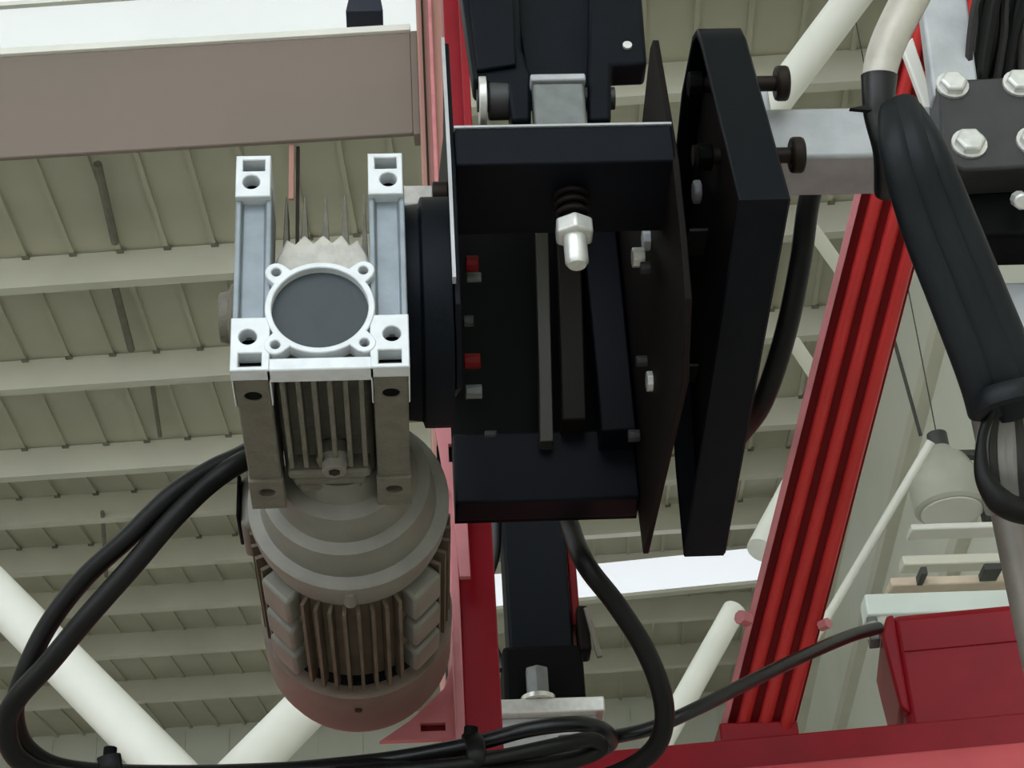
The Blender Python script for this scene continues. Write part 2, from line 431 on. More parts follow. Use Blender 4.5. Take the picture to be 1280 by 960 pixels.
obj('clamp_nut', cy(V(np_.x, YC - .022, zb), V(np_.x, YC - .022, zb + .045), .016, 6), 'clevis', bc, .002)
obj('washer', cy(V(np_.x, YC - .022, zb), V(np_.x, YC - .022, zb + .006), .022, 20), 'zinc', bc)

# inclined red ribbed rail
s0, s1 = 2.50, 2.30
pt0, pt1 = D(945, 922, s0), D(1197, -60, s1)
ax = (pt1 - pt0).normalized(); view = ray(1040, 450).normalized()
sd = ax.cross(view).normalized()
if sd.x < 0: sd = -sd
nv = sd.cross(ax).normalized()
if nv.dot(view) > 0: nv = -nv                # towards the camera side
rr = thing('ribbed_rail', 'bright red inclined rail with three raised ribs behind the black cable sleeve', 'rail', pt0)
def rail(name, w0, w1, n0, n1, m, round_=False):
    bm = B(); Lr = (pt1 - pt0).length
    if round_:
        c = (w0 + w1) / 2; hw = (w1 - w0) / 2
        poly = [(w0, n0)] + [(c - hw * math.cos(math.pi * k / 8), n0 + (n1 - n0) * (.35 + .65 * math.sin(math.pi * k / 8))) for k in range(9)] + [(w1, n0)]
    else: poly = rect(w0, w1, n0, n1)
    prism(bm, poly, 'z', 0, Lr)
    bm.transform(Matrix(((sd.x, nv.x, ax.x, pt0.x), (sd.y, nv.y, ax.y, pt0.y), (sd.z, nv.z, ax.z, pt0.z), (0, 0, 0, 1))))
    return obj(name, bm, m, rr, 0 if round_ else .001)
rail('back_plate', -.044, .044, -.012, 0, 'red_dk')  # darker red holds the groove shade between the ribs
rail('edge_lip', -.047, -.039, -.012, .018, 'pink')  # thin highlight on the lip put in as pink
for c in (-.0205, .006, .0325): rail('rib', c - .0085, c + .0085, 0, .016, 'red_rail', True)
obj('rail_shoe', bx(pt0.x - .05, pt0.x + .05, pt0.y - .03, pt0.y + .06, 2.515, pt0.z + .01), 'red', rr, .003)
sc = D(935, 775, 2.44)
obj('clamp_screw', cy(sc, sc + V(-.012, -.01, 0), .009, 8), 'pink', rr)
sc = D(1026, 783, 2.44)
obj('clamp_screw', cy(sc, sc + V(.008, -.01, 0), .007, 8), 'pink', rr)

# ------------------------------------------------------------------ gear motor
GX, GY, GZ = -.137, 1.345, 2.471
GW, GH, GD = .145, .223, .233
gm = thing('gear_motor', 'silver worm gear motor with round dark cover hanging beside the black clamp head', 'gear motor', (GX + GW / 2, GY + GD / 2, GZ))
def gbx(x0, x1, y0, y1, z0, z1): return bx(GX + x0, GX + x1, GY + y0, GY + y1, GZ + z0, GZ + z1)
obj('housing', gbx(.032, .113, .014, .21, .02, .105), 'cast_dk', gm, .006)
AX, AZ = -.052, GZ + .05
# upright channels on the front
for x0 in (0, GW - .031):
    c = [(x0, .006), (x0 + .005, .006), (x0 + .006, .012), (x0 + .025, .012), (x0 + .026, .006), (x0 + .031, .006), (x0 + .031, .055), (x0, .055)]
    obj('upright_channel', pr([(GX + a, GY + b_) for a, b_ in c], 'z', GZ + .04, GZ + .192), 'alu_blue', gm, .0012)
# corner lugs, each with a round hole and a square pocket
for x0 in (0, GW - .031):
    for low in (True, False):
        if low: x_0, x_1, z_0, z_1, hz, pz = x0 - .0005, x0 + .0315, 0, .052, .033, (.004, .017)
        else: x_0, x_1, z_0, z_1, hz, pz = x0, x0 + .030, .178, GH, .194, (.206, .218)
        cxm = x0 + (.0135 if x0 == 0 else .0175)
        ol = [rect(GX + x_0, GX + x_1, GZ + z_0, GZ + z_1), circ(GX + cxm, GZ + hz, .0075, 20), rect(GX + x0 + .006, GX + x0 + .025, GZ + pz[0], GZ + pz[1])]
        lg = obj('mounting_lug', plate_mesh(ol, .016, XZ(GY + .008)), 'alu', gm)
        obj('lug_hole_shade', gbx(x_0 + .0035, x_1 - .0035, .0165, .05, z_0 + .002, z_1 - .002), 'black_matt', lg, .002)  # black backing stands in for shade inside the hole and pocket
        obj('lug_side', gbx(x_0, x_0 + .003, .014, .056, z_0, z_1), 'alu', lg, .001)
        obj('lug_side', gbx(x_1 - .003, x_1, .014, .056, z_0, z_1), 'alu', lg, .001)
# round output cover with four ears
CX, CZ = GX + .0725, GZ + .0605
def ear_outline():
    pts = []; R0 = .0455; er = .0095; ed = .0515
    n = 144
    for i in range(n):
        a_ = 2 * math.pi * i / n; best = R0
        for k in range(4):
            e = math.pi / 4 + k * math.pi / 2; da = a_ - e
            disc = er * er - (ed * math.sin(da)) ** 2
            if disc > 0 and math.cos(da) > 0: best = max(best, ed * math.cos(da) + math.sqrt(disc))
        pts.append((CX + best * math.cos(a_), CZ + best * math.sin(a_)))
    return pts
ring = obj('cover_ring', plate_mesh([ear_outline(), circ(CX, CZ, .0402, 64)] + [circ(CX + .0515 * math.cos(math.pi / 4 + k * math.pi / 2), CZ + .0515 * math.sin(math.pi / 4 + k * math.pi / 2), .0042, 14) for k in range(4)], .014, XZ(GY + .006)), 'alu', gm)
obj('cover_disc', cy(V(CX, GY + .007, CZ), V(CX, GY + .016, CZ), .0408, 64), 'disc', ring)
for k in range(4):
    ex, ez = CX + .0515 * math.cos(math.pi / 4 + k * math.pi / 2), CZ + .0515 * math.sin(math.pi / 4 + k * math.pi / 2)
    obj('ear_hole_shade', cy(V(ex, GY + .0135, ez), V(ex, GY + .03, ez), .0085, 14), 'black_matt', ring)  # black disc stands in for shade inside the ear hole
obj('front_sill', gbx(.028, .117, .001, .02, 0, .012), 'alu', gm, .0015)
sh = [(.03, .098), (.115, .098), (.113, .128), (.104, .148), (.097, .142), (.09, .154), (.082, .145), (.074, .154), (.066, .145), (.058, .154), (.05, .144), (.043, .150), (.034, .128)]
obj('cast_shoulder', pr([(GX + a, GZ + b_) for a, b_ in sh], 'y', GY + .024, GY + .06), 'cast', gm, .002)
for u, w_ in ((354, .003), (378, .0045), (405, .0045), (430, .0045), (455, .003)):
    xf = GX + (u - 294) / 213 * GW
    obj('cooling_fin', pr([(xf - w_, GZ + .12), (xf + w_, GZ + .12), (xf + w_ * .8, GZ + .155), (xf + .0008, GZ + .208), (xf - .0008, GZ + .208), (xf - w_ * .8, GZ + .155)], 'y', GY + .04, GY + .075), 'cast_dk', gm, .0006)
# underside: two rails, four foot lugs, fins, drain plug, steps
for x0 in (0, GW - .031):
    obj('foot_rail', gbx(x0 + .001, x0 + .03, .02, GD - .03, .003, .05), 'cast_dk', gm, .002)
    for y0, y1 in ((.014, .056), (GD - .05, GD)):
        ol = [rect(GX + x0, GX + x0 + .031, GY + y0, GY + y1), circ(GX + x0 + .0155, GY + (y0 + y1) / 2 + (.006 if y0 < .1 else -.004), .0075, 18)]
        fl = obj('foot_lug', plate_mesh(ol, .014, XY(GZ + .007)), 'cast_dk', gm)
        obj('lug_hole_shade', gbx(x0 + .002, x0 + .029, y0 + .002, y1 - .002, .0145, .045), 'black_matt', fl)  # black backing stands in for shade in the foot hole
for k in range(6):
    xf = .040 + k * .013
    obj('cooling_fin', gbx(xf - .0022, xf + .0022, .02, .165, .002, .03), 'cast_dk', gm, .001)
for k in range(3):
    obj('cast_step', gbx(.036 + k * .004, .109 - k * .004, .172 + k * .017, .184 + k * .017, .002 + .003 * k, .03), 'cast_dk', gm, .003)
pg = PZ(418, 583, GZ)
bm = B(); lathe(bm, V(pg.x, pg.y, GZ + .02), V(pg.x, pg.y, GZ - .006), [(0, .016), (.014, .016), (.0145, .0115), (.026, .0105)], 24)
dp = obj('drain_plug', bm, 'motor', gm, .001)
obj('hex_socket', cy(V(pg.x, pg.y, GZ - .0055), V(pg.x, pg.y, GZ - .0068), .0055, 6), 'bolt_dk', dp)
bm = B(); lathe(bm, V(AX - .004, GY + .205, AZ), V(AX, 1.67, AZ), [(0, .044), (.025, .050), (.028, .064), (.062, .069), (.066, .080), (.115, .086)], 48)
obj('worm_neck', bm, 'motor', gm)
# motor: flange, finned barrel, pads, fan cover
YFl = 1.652
bm = B(); lathe(bm, V(AX, YFl, AZ), V(AX, YFl + .05, AZ), [(0, .092), (.003, .0965), (.012, .0965), (.014, .094), (.03, .094), (.05, .089)], 64)
obj('motor_flange', bm, 'motor', gm)
brl = obj('motor_barrel', cy(V(AX, YFl + .045, AZ), V(AX, 1.915, AZ), .086, 48), 'motor_fin', gm)
fin = None
NF = 44
for k in range(NF):
    a_ = 2 * math.pi * (k + .5) / NF
    dn = math.degrees(a_) % 360
    # angle measured from straight down
    c, s = math.sin(a_), -math.cos(a_)
    off_down = min(a_, 2 * math.pi - a_)
    if .62 < off_down < 1.0: continue
    bm = B(); box(bm, .08, .0985, YFl + .052, 1.884, -.0018, .0018)
    bm.transform(Matrix.Translation((AX, 0, AZ)) @ Matrix(((c, 0, -s, 0), (0, 1, 0, 0), (s, 0, c, 0), (0, 0, 0, 1))))
    obj('barrel_fin', bm, 'motor_fin', brl, smooth=0)
for sg in (-1, 1):
    for y0, y1 in ((YFl + .055, YFl + .105), (YFl + .12, YFl + .165), (YFl + .18, YFl + .225)):
        a_ = .82; bm = B(); box(bm, .08, .102, y0, y1, -.019, .019)
        c, s = sg * math.sin(a_), -math.cos(a_)
        bm.transform(Matrix.Translation((AX, 0, AZ)) @ Matrix(((c, 0, -s, 0), (0, 1, 0, 0), (s, 0, c, 0), (0, 0, 0, 1))))
        obj('foot_pad', bm, 'motor', brl, .004)
obj('fan_gap_shade', cy(V(AX, 1.872, AZ), V(AX, 1.908, AZ), .0868, 48), 'black_matt', gm)  # black band stands in for shade between fin ends and cover
bm = B(); lathe(bm, V(AX, 1.896, AZ), V(AX, 2.03, AZ), [(0, .0875), (.001, .1015), (.085, .1005), (.105, .095), (.115, .08), (.117, .03)], 64)
fc = obj('fan_cover', bm, 'fan', gm)
obj('cover_screw', cy(V(AX, 1.925, AZ - .103), V(AX, 1.925, AZ - .1), .004, 10), 'bolt_dk', fc)
obj('flange_boss', cy(V(AX, YFl + .012, AZ - .091), V(AX, YFl + .04, AZ - .091), .007, 12), 'motor', gm, .002)
obj('terminal_box', bx(AX - .108, AX - .085, 1.71, 1.78, AZ + .005, AZ + .065), 'motor', gm, .006)
obj('terminal_lid', bx(AX - .112, AX - .108, 1.705, 1.765, AZ + .012, AZ + .06), 'black_matt', gm, .002)
# shaft end on the left, black output flange on the right
sp = PY(283, 397, 1.46)
bm = B(); lathe(bm, V(-.13, 1.46, sp.z), V(-.17, 1.46, sp.z), [(0, .03), (.018, .03), (.02, .024), (.029, .022)], 28)
obj('shaft_cap', bm, 'cast_dk', gm, .001)
sp2 = PY(540, 391, 1.46)
bm = B(); lathe(bm, V(.0, 1.46, sp2.z), V(.06, 1.46, sp2.z), [(0, .082), (.004, .096), (.02, .098), (.022, .104), (.0475, .104)], 64)
obj('output_flange', bm, 'black', gm, .001)
gs = PY(553, 247, 1.43)
obj('side_block', bx(.004, .036, 1.42, 1.45, gs.z - .016, gs.z + .008), 'cast', gm, .003)
obj('side_screw', cy(V(.034, 1.42, gs.z - .004), V(.048, 1.42, gs.z - .004), .012, 12), 'bolt_dk', gm, .001)

# ------------------------------------------------------------------ black clamp head
ch = thing('clamp_head', 'black steel clamp head with two side plates between gear motor and guard', 'clamp head', (.15, 1.57, 2.5))
side = [(1.43, 2.502), (1.365, 2.545), (1.352, 2.6), (1.345, 2.68), (1.372, 2.845), (1.39, 2.852), (1.5, 2.84), (1.6, 2.895), (1.7, 2.95), (1.805, 3.0), (1.805, 2.66), (1.785, 2.52)]
obj('side_plate', pr(side, 'x', .244, .25), 'black_brown', ch, .001)
sideL = [(1.43, 2.502), (1.365, 2.545), (1.352, 2.6), (1.345, 2.68), (1.372, 2.845), (1.39, 2.852), (1.5, 2.84), (1.6, 2.895), (1.7, 2.95), (1.805, 3.0), (1.805, 2.74), (1.6, 2.60)]
obj('side_plate', pr(sideL, 'x', .0485, .0535), 'black', ch, .001)
obj('plate_edge', pr([(1.346, 2.56), (1.339, 2.68), (1.367, 2.848), (1.374, 2.848), (1.350, 2.68), (1.356, 2.56)], 'x', .0465, .0495), 'steel', ch)
obj('top_bar', bx(.0535, .247, 1.345, 1.448, 2.679, 2.720), 'black', ch, .002)
obj('bar_highlight', bx(.0535, .247, 1.344, 1.40, 2.7202, 2.7225), 'steel', ch)  # thin pale strip added as the bar's edge highlight
obj('back_bar', bx(.0535, .244, 1.76, 1.80, 2.572, 2.655), 'black', ch, .003)
obj('back_wall', bx(.0535, .244, 1.80, 1.81, 2.575, 3.0), 'black_matt', ch)
obj('slide_bar', pr([(.143, 2.632), (.157, 2.632), (.172, 2.99), (.158, 2.99)], 'y', 1.742, 1.76), 'strip', ch, .001)
obj('slide_block', pr([(.166, 2.65), (.192, 2.65), (.207, 2.99), (.181, 2.99)], 'y', 1.73, 1.765), 'strip_dk', ch, .002)
obj('slide_block', bx(.205, .241, 1.72, 1.765, 2.63, 2.99), 'black', ch, .002)
# hanging bolt
bx_, by_ = .1575, 1.392
bm = B(); lathe(bm, V(bx_, by_, 2.68), V(bx_, by_, 2.65), [(0, .012)] + [(.002 + .0014 * k, .0125 if k % 2 else .0105) for k in range(20)], 20)
hb = obj('threaded_stud', bm, 'black', ch)
obj('nut', cy(V(bx_, by_, 2.648), V(bx_, by_, 2.632), .0185, 6), 'zinc', ch, .002)
bm = B(); lathe(bm, V(bx_, by_, 2.634), V(bx_, by_, 2.600), [(0, .0105), (.028, .0105), (.032, .008)], 18)
obj('stud_end', bm, 'zinc', ch)
for k in range(3): obj('spring_coil', tb([V(bx_ + .0145 * math.cos(q * math.pi / 6), by_ + .0145 * math.sin(q * math.pi / 6), 2.676 - k * .01) for q in range(12)], .0028, n=2, seg=8), 'black_brown', ch)
def screw(u, v, Y, r, m, ln=.012, dx=1):
    p = PY(u, v, Y); return obj('screw', cy(p, p + V(dx * ln, 0, 0), r, 8), m, ch, .001)
screw(790, 322, 1.5, .010, 'zinc', .012); screw(803, 300, 1.52, .011, 'steel', .01); screw(800, 335, 1.5, .006, 'steel_pl', .01)
screw(808, 477, 1.6, .0105, 'zinc', .012); screw(795, 452, 1.62, .006, 'steel_pl', .012); screw(785, 545, 1.7, .007, 'steel_pl', .012)
screw(583, 347, 1.5, .005, 'clevis', .014); screw(579, 402, 1.55, .006, 'steel_pl', .01)
screw(582, 490, 1.62, .0075, 'clevis', .016); screw(582, 330, 1.48, .008, 'red_dk', .012); screw(580, 452, 1.6, .008, 'red_dk', .016)
screw(606, 543, 1.7, .004, 'steel_pl', .012)

# lever arm above the clamp head
la_ = thing('lever_arm', 'black forked lever arm pinned above the clamp head top bar', 'lever arm', (.15, 1.62, 2.85))
YA = 1.56
def ua(u, v, Y=YA): p = PY(u, v, Y); return (p.x, p.z)
obj('fork_plate', pr([ua(572, -40), ua(648, -40), ua(652, 60), ua(664, 92), ua(664, 150), ua(640, 150), ua(634, 108), ua(592, 100)], 'y', YA, YA + .035), 'black', la_, .004)
obj('arm_web', pr([ua(640, -40), ua(745, -40), ua(740, 92), ua(660, 92)], 'y', YA + .02, YA + .05), 'black', la_, .003)
obj('fork_plate', pr([ua(738, -40), ua(800, -40), ua(809, 80), ua(764, 82), ua(764, 150), ua(735, 150), ua(735, 80)], 'y', YA, YA + .035), 'black', la_, .004)
p = PY(784, 58, YA)
obj('rivet', cy(p + V(0, .002, 0), p + V(0, -.003, 0), .005, 12), 'zinc', la_)
p0, p1 = PY(596, 126, YA + .02), PY(768, 122, YA + .02)
obj('pivot_pin', cy(p0, V(p1.x, p0.y, p0.z), .012, 20), 'steel_pl', la_)
obj('pin_collar', cy(p0 + V(.012, 0, 0), p0 + V(.034, 0, 0), .021, 24), 'steel_pl', la_, .002)
obj('pin_washer', cy(p0 + V(.002, 0, 0), p0 + V(.010, 0, 0), .026, 24), 'zinc', la_, .001)
obj('pin_washer', cy(V(p1.x - .012, p0.y, p0.z), V(p1.x - .006, p0.y, p0.z), .015, 24), 'clevis', la_, .001)
a, b2 = PY(665, 98, YA - .01), PY(735, 160, YA - .01)
obj('clevis_block', bx(a.x, b2.x, YA - .01, YA + .02, b2.z - .02, a.z - .006), 'clevis', la_, .003)
obj('clevis_cap', bx(a.x - .002, b2.x + .002, YA - .014, YA + .02, a.z - .006, a.z + .003), 'steel', la_, .002)
a = PY(600, 10, YA)
obj('cover_plate', pr([ua(582, -40), ua(640, -40), ua(645, 85), ua(596, 92)], 'y', YA - .006, YA), 'black', la_, .002)

# ------------------------------------------------------------------ octagonal guard and its bolts
XG0, XG1 = .282, .324
gp = [(1.272, 2.578), (1.338, 2.815), (1.35, 2.838), (1.372, 2.85), (1.46, 2.858), (1.64, 2.82), (1.72, 2.72), (1.755, 2.6), (1.765, 2.505)]
bg_ = thing('belt_guard', 'tall black faceted guard housing right of the clamp head', 'guard', (.307, 1.5, 2.5))
# hollow rim: walls with thickness, closed by a recessed plate
def inset(poly, d):
    cx = sum(p[0] for p in poly) / len(poly); cz = sum(p[1] for p in poly) / len(poly)
    return [(cx + (p[0] - cx) * (1 - d / math.hypot(p[0] - cx, p[1] - cz)), cz + (p[1] - cz) * (1 - d / math.hypot(p[0] - cx, p[1] - cz))) for p in poly]
obj('rim', plate_mesh([gp, inset(gp, .007)], XG1 - XG0, YZ((XG0 + XG1) / 2), .0012), 'black', bg_)
obj('face_plate', pr(inset(gp, .006), 'x', XG0 + .02, XG0 + .026), 'black_brown', bg_)
obj('outer_plate', pr(inset(gp, .002), 'x', XG1 - .004, XG1 + .001), 'black', bg_, .001)
for (u0, v0, u1, v1) in ((872, 106, 976, 103), (884, 196, 996, 198)):
    Yb = 1.42
    a = PY(u0, v0, Yb); b2 = PY(u1, v1, Yb)
    st = obj('through_bolt', cy(V(a.x - .006, Yb, a.z), V(b2.x, Yb, a.z), .0075, 14), 'bolt_dk', bg_)
    obj('bolt_head', cy(V(a.x - .009, Yb, a.z), V(a.x + .004, Yb, a.z), .013, 8), 'black_matt', st, .001)
    obj('bolt_head', cy(V(b2.x - .006, Yb, a.z), V(b2.x + .007, Yb, a.z), .017, 20), 'bolt_dk', st, .003)
a = PY(866, 240, 1.5); obj('inner_screw', cy(a, a + V(.008, 0, 0), .012, 8), 'steel', bg_, .002)
a = PY(866, 195, 1.5); obj('inner_shaft', cy(a, V(XG0 + .02, a.y, a.z), .011, 14), 'bolt_dk', bg_)
a = PY(862, 286, 1.52); obj('inner_ledge', bx(a.x, XG0 + .022, 1.52, 1.56, a.z - .003, a.z), 'steel_pl', bg_)
a = PY(862, 455, 1.66); obj('inner_ledge', bx(a.x, XG0 + .022, 1.66, 1.69, a.z - .003, a.z), 'steel_pl', bg_)

# steel tube arm running right from the guard to the bracket
t = thing('square_tube', 'bare grey square steel tube joining the guard to the bolted plate', 'steel tube', (.42, 1.48, 2.765))
obj('tube', bx(XG1 + .002, .62, 1.45, 1.512, 2.765, 2.826), 'steel', t, .004)
obj('end_flange', bx(XG1 + .002, .368, 1.46, 1.505, 2.77, 2.87), 'steel', t, .004)

# black drive cable behind the guard
obj('flat_cable', tb([D(1022, 205, 2.03), D(1010, 258, 2.03), D(1000, 330, 2.03), D(981, 420, 2.03), D(952, 505, 2.06), D(922, 548, 2.16), D(895, 580, 2.2)], .0125, flat=.7), 'rubber', None,
    label='black cable hanging down behind the guard and under the steel arm', cat='cable', loc=D(895, 580, 2.2))

# ------------------------------------------------------------------ bolted bracket, post, sleeve at right
br = thing('bolted_bracket', 'dark steel bracket plate with big pale bolt heads at upper right', 'bracket', (.55, 1.4, 2.69))
YBk = 1.40
def ub(u, v, Y=YBk): p = PY(u, v, Y); return (p.x, p.z)
obj('plate', pr([ub(1172, 100), ub(1330, 92), ub(1335, 205), ub(1205, 212), ub(1178, 200)], 'y', YBk, YBk + .04), 'steel_pl', br, .003)
for u, v, r in ((1190, 108, .0135), (1273, 106, .0135), (1211, 181, .0145), (1292, 178, .0145)):
    p = PY(u, v, YBk); bm = B()
    lathe(bm, p + V(0, .002, 0), p + V(0, -.012, 0), [(0, r), (.010, r), (.0125, r * .82)], 6)
    bh = obj('bolt_head', bm, 'zinc', br, .001)
    obj('washer', cy(p + V(0, 0, 0), p + V(0, -.003, 0), r * 1.15, 20), 'zinc', bh)
obj('flat_bar', pr([ub(1148, -60), ub(1206, -60), ub(1228, 108), ub(1170, 112)], 'y', YBk + .01, YBk + .03), 'steel', br, .003)
obj('edge_strip', pr([ub(1128, 60, 1.5), ub(1141, 45, 1.5), ub(1172, 138, 1.5), ub(1160, 145, 1.5)], 'y', 1.5, 1.51), 'white', br, .002)
obj('plate_shadow', bx(.52, .70, 1.44, 1.49, 2.66, 2.74), 'black_matt', br, .004)  # black block stands in for the shadow below the plate
a = PY(1272, 248, 1.42); obj('hook_bolt', cy(a, a + V(0, -.01, -.012), .008, 10), 'zinc', br, .002)
t = thing('steel_post', 'worn grey round steel post descending at the right edge', 'post', (.6, 1.6, 0))
q0 = PY(1262, 250, 1.52); q1 = PY(1283, 770, 1.52)
xq = PY(1272, 690, 1.53).x
bm = B(); cyl(bm, V(xq, 1.53, .02), V(xq, 1.53, 2.62), .0165, 24)
obj('tube', bm, 'steel_post', t)
obj('upper_sleeve', bx(.54, .66, 1.50, 1.56, 2.57, 2.65), 'steel', t, .004)
obj('foot', bx(.48, .68, 1.42, 1.62, 0, .02), 'steel_post', t)

# dense black cables hanging at the top right corner
hc = thing('cable_curtain', 'dense tangle of thin black cables in the top right corner', 'cables', D(1250, 40, 1.9))
for k in range(70):
    u = 1212 + (k % 35) * 3.4 + random.uniform(-3, 3); s = random.uniform(1.88, 1.98) if k < 35 else random.uniform(2.0, 2.1)
    lean = random.uniform(12, 40)
    obj('cable', tb([D(u + 25 + lean, -60, s), D(u + 18 + random.uniform(-6, 6), -10, s), D(u + 8 + random.uniform(-6, 6), 45, s), D(u + random.uniform(-4, 4), 112, s)], .0042, seg=6, n=4), 'wire_dk' if k % 9 == 0 else 'rubber', hc)

# glossy black hose; pale upper length is its reflection painted as colour
gh = thing('curved_hose', 'glossy black hose with pale sheen curving down in front of the steel tube end', 'hose', D(1104, 235, 1.70))
hp = [D(1176, -75, 1.72), D(1142, -10, 1.70), D(1112, 50, 1.68), D(1099, 95, 1.665), D(1099, 140, 1.66), D(1108, 190, 1.66), D(1106, 240, 1.70), D(1112, 275, 1.78)]
obj('hose_sheen', tb(hp[:5], .0135, seg=20, rfun=lambda t: 1.3 - .3 * t if t < .78 else .9), 'hose_sheen', gh)
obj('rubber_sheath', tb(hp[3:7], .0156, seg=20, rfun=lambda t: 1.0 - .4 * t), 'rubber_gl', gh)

obj('cable_tie_tail', pr([(D(1100, 130, 1.65).x, D(1100, 130, 1.65).z + .004), (D(1062, 136, 1.65).x, D(1062, 136, 1.65).z), (D(1100, 140, 1.65).x, D(1100, 140, 1.65).z)], 'y', D(1080, 135, 1.65).y, D(1080, 135, 1.65).y + .004), 'rubber', None,
    label='pointed black cable tie tail sticking out left of the glossy hose', cat='cable tie', loc=D(1080, 135, 1.65))

# thick black cable sleeve with bundled wires coming out of its end
cs = thing('cable_sleeve', 'thick black taped cable bundle crossing diagonally at the right', 'cable bundle', D(1255, 560, 1.62))
S = 1.62
for off, r, m in ((-24, .0175, 'sheath'), (4, .0195, 'sheath'), (29, .0165, 'sheath')):
    obj('sleeve_fold', tb([D(1126 + off * .35, 132 + abs(off) * .3, S + .03), D(1141 + off * .8, 190, S), D(1172 + off, 280, S), D(1214 + off, 385, S), D(1248 + off, 470, S), D(1262 + off, 512, S + .01)], r, seg=18, rfun=lambda t: .75 + .35 * t), m, cs)
obj('tape_band', tb([D(1222, 512, S - .008), D(1236, 498, S - .026), D(1260, 490, S - .032), D(1288, 484, S - .026), D(1305, 484, S)], .0065, seg=10, flat=1.6), 'sheath', cs)
for k, (u0, u1, u2) in enumerate(((1243, 1231, 1240), (1248, 1242, 1250), (1254, 1253, 1260), (1261, 1264, 1270), (1268, 1276, 1280), (1276, 1288, 1290), (1285, 1300, 1300))):
    obj('wire', tb([D(u0, 500, S), D(u1 - 2, 550, S + .004), D(u1, 590, S + .004), D(u2, 640, S + .02)], .0062, seg=8, n=6), 'wire_dk' if k in (1, 4) else 'wire', cs)
obj('wire_loop', tb([D(1240, 512, S - .008), D(1228, 545, S - .010), D(1227, 585, S - .014), D(1238, 612, S - .018), D(1258, 632, S - .02), D(1290, 640, S - .02), D(1330, 632, S - .016)], .0110, seg=12, rfun=lambda t: .38 + .62 * min(1, max(0, (t - .2) * 2.5))), 'rubber', cs)

# ------------------------------------------------------------------ cables on the left and along the bottom
def cable(name, pts, r, m, label, cat='cable', group=None, **k):
    P = [D(*p) for p in pts]
    return obj(name, tb(P, r, **k), m, None, label=label, cat=cat, group=group, loc=P[-1])
cable('power_cable', [(345, 545, 2.0), (300, 570, 1.95), (262, 588, 1.93), (213, 620, 1.91), (160, 672, 1.90), (104, 724, 1.90), (58, 785, 1.90), (28, 850, 1.90), (18, 895, 1.92), (36, 938, 1.95), (90, 962, 1.98), (220, 968, 2.02), (400, 962, 2.06), (600, 950, 2.1), (700, 944, 2.12)], .0098, 'rubber',
      'outer black power cable looping left from the motor down to the bottom edge', seg=14)
cable('power_cable', [(345, 560, 2.01), (303, 577, 1.94), (260, 606, 1.92), (213, 652, 1.90), (165, 708, 1.89), (110, 770, 1.88), (60, 830, 1.88), (22, 872, 1.885), (8, 905, 1.90), (22, 948, 1.93), (80, 972, 1.96), (220, 982, 2.0), (400, 976, 2.04), (600, 966, 2.08), (690, 960, 2.1)], .0106, 'rubber',
      'inner black power cable of the pair at left, below the outer loop', seg=14)
cable('coiled_hose', [(330, 965, 2.06), (480, 950, 2.08), (590, 930, 2.08), (660, 912, 2.08), (722, 905, 2.09), (757, 914, 2.11), (760, 932, 2.13), (715, 948, 2.1), (640, 956, 2.07), (520, 964, 2.05), (340, 972, 2.03)], .0085, 'rubber_gl',
      'black hose lying in a narrow loop across the bottom of the frame', cat='hose', seg=12)
cable('coiled_hose', [(420, 968, 2.01), (560, 958, 2.02), (640, 944, 2.03), (705, 930, 2.04), (742, 925, 2.06), (748, 938, 2.07), (700, 955, 2.05), (600, 970, 2.01)], .0085, 'rubber',
      'inner black hose nested inside the narrow loop at the bottom', cat='hose', seg=12)
tz = thing('cable_tie', 'black cable tie standing up around the bottom cables beside the red column', 'cable tie', D(590, 945, 2.03))
obj('band', tb([D(588, 918, 2.05), D(594, 930, 2.03), D(596, 950, 2.02), D(596, 985, 2.03)], .010, flat=.5, up=Vector((0, 1, 0))), 'rubber', tz)
obj('head', cy(D(588, 924, 2.045), D(589, 908, 2.05), .0075, 8), 'black_matt', tz, .001)
tz = thing('cable_tie', 'small black cable tie on the cables at the lower left corner', 'cable tie', D(136, 955, 1.97))
obj('band', tb([D(136, 945, 1.97), D(138, 960, 1.965), D(138, 985, 1.97)], .012, flat=.5, up=Vector((0, 1, 0))), 'rubber', tz)
obj('head', cy(D(137, 948, 1.97), D(138, 934, 1.975), .007, 8), 'black_matt', tz, .001)
cable('hanging_cable', [(700, 600, 2.16), (712, 655, 2.12), (732, 705, 2.05), (770, 755, 2.05), (805, 810, 2.05), (826, 862, 2.05), (830, 905, 2.06), (814, 940, 2.08), (770, 968, 2.1), (700, 985, 2.12)], .0108, 'rubber',
      'thick black cable curving down from the clamp head past the white strip', seg=14)
cable('cross_cable', [(1098, 785, 2.42), (1060, 796, 2.36), (1000, 822, 2.26), (930, 856, 2.18), (870, 886, 2.13), (815, 910, 2.12), (760, 922, 2.14), (700, 928, 2.16)], .0078, 'rubber_gl',
      'black cable crossing the red ribbed rail to the red housing', seg=14)

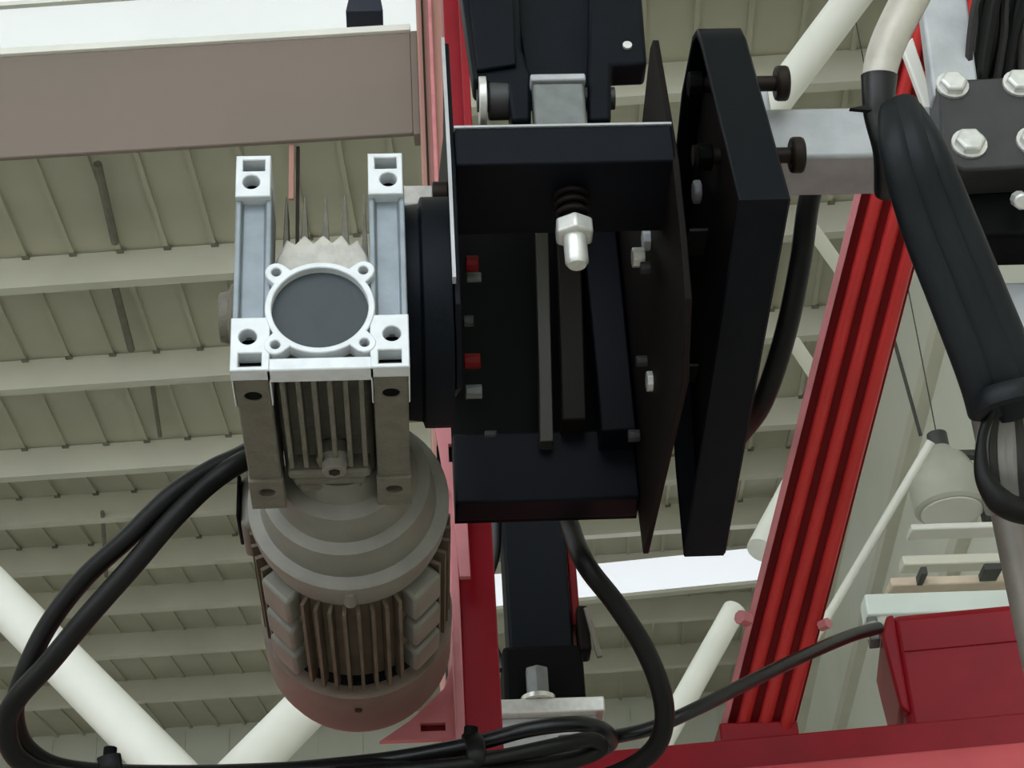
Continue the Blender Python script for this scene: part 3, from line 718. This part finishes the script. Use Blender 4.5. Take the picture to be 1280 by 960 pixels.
# ------------------------------------------------------------------ things on the right-hand wall, far away
lp_ = D(1183, 606, 11.0)
hl = thing('high_bay_lamp', 'dusty grey bell shaped high bay lamp hanging near the right wall', 'lamp', lp_)
K = 11.0 / F
bm = B(); top = lp_ + V(0, 0, 52 * K)
lathe(bm, top, lp_ - V(0, 0, 60 * K), [(0, 14 * K), (8 * K, 18 * K), (18 * K, 31 * K), (40 * K, 41 * K), (52 * K, 47 * K), (86 * K, 45 * K), (90 * K, 41 * K)], 32)
obj('reflector', bm, 'lampglass', hl)
obj('socket_housing', cy(top + V(0, 0, -2 * K), top + V(0, 0, 22 * K), 13 * K, 16), 'dkgrey', hl, .005)
obj('diffuser', cy(lp_ + V(0, 0, -36 * K), lp_ + V(0, 0, -40 * K), 38 * K, 24), 'white', hl)
obj('ballast_box', bx(lp_.x + 42 * K, lp_.x + 62 * K, lp_.y - .1, lp_.y + .1, lp_.z - 50 * K, lp_.z - 12 * K), 'dkgrey', hl, .01)
obj('suspension_rod', cy(top + V(0, 0, 20 * K), V(top.x, top.y, ZC - .02), .004, 8), 'dkgrey', hl)
obj('bracket_arm', bx(lp_.x + 10 * K, lp_.x + 60 * K, lp_.y - .03, lp_.y + .03, lp_.z + 38 * K, lp_.z + 46 * K), 'dkgrey', hl)
obj('wall_stay', cy(D(1010, 812, 10.5), D(1164, 552, 10.5), .024, 14), 'white', None, label='thin white diagonal stay tube beside the bell shaped lamp', cat='steel tube', loc=D(1010, 812, 10.5))
obj('stay_wire', cy(D(1112, 405, 10.6), D(1151, 545, 10.6), .010, 8), 'dkgrey', None, label='thin dark wire above the white stay tube at right', cat='wire', loc=D(1112, 405, 10.6))
def ledge(name, v0, v1, u0, u1, s, dp, m, label, cat):
    a = D(u0, v1, s); b = D(u1, v0 - (u1 - u0) * .03, s); c = D(u0, v0, s)
    return obj(name, bx(a.x, b.x, a.y, a.y + dp, a.z, c.z), m, None, .008, label=label, cat=cat, loc=a)
ledge('light_batten', 652, 662, 1140, 1300, 10.0, .12, 'white', 'white batten light strip just beneath the bell shaped lamp', 'light')
ledge('timber_ledge', 718, 732, 1115, 1330, 9.0, .15, 'wood', 'pale timber ledge with dark fittings above the red housing', 'ledge')
ledge('green_ledge', 734, 768, 1085, 1330, 8.6, .12, 'mint', 'pale green horizontal box directly above the red housing', 'duct')
ledge('wall_rail', 690, 706, 1130, 1330, 9.6, .1, 'purlin', 'grey horizontal rail between lamp and timber ledge', 'rail')
for u, v, w_, h_, lb in ((1154, 716, 8, 14, 'narrow dark fitting on the pale timber ledge'), (1240, 711, 22, 13, 'wider dark box on the pale timber ledge')):
    a = D(u - w_ / 2, v + h_ / 2, 8.95); b = D(u + w_ / 2, v - h_ / 2, 8.95)
    obj('wall_fitting', bx(a.x, b.x, a.y - .04, a.y + .08, a.z, b.z), 'dkgrey', None, .006, label=lb, cat='fitting', loc=a)
for i, (u0, v0, u1, v1, w_) in enumerate(((1012, 282, 1110, 420, .05), (990, 425, 1080, 560, .05))):
    p, q = D(u0, v0, 12.4), D(u1, v1, 12.6); bm = B(); tube(bm, [p, q], w_, n=0, seg=4, flat=.2)
    obj('wind_brace', bm, 'purlin', None, label=('upper' if i == 0 else 'lower') + ' pale flat wind brace crossing behind the red ribbed rail', cat='brace', loc=p)
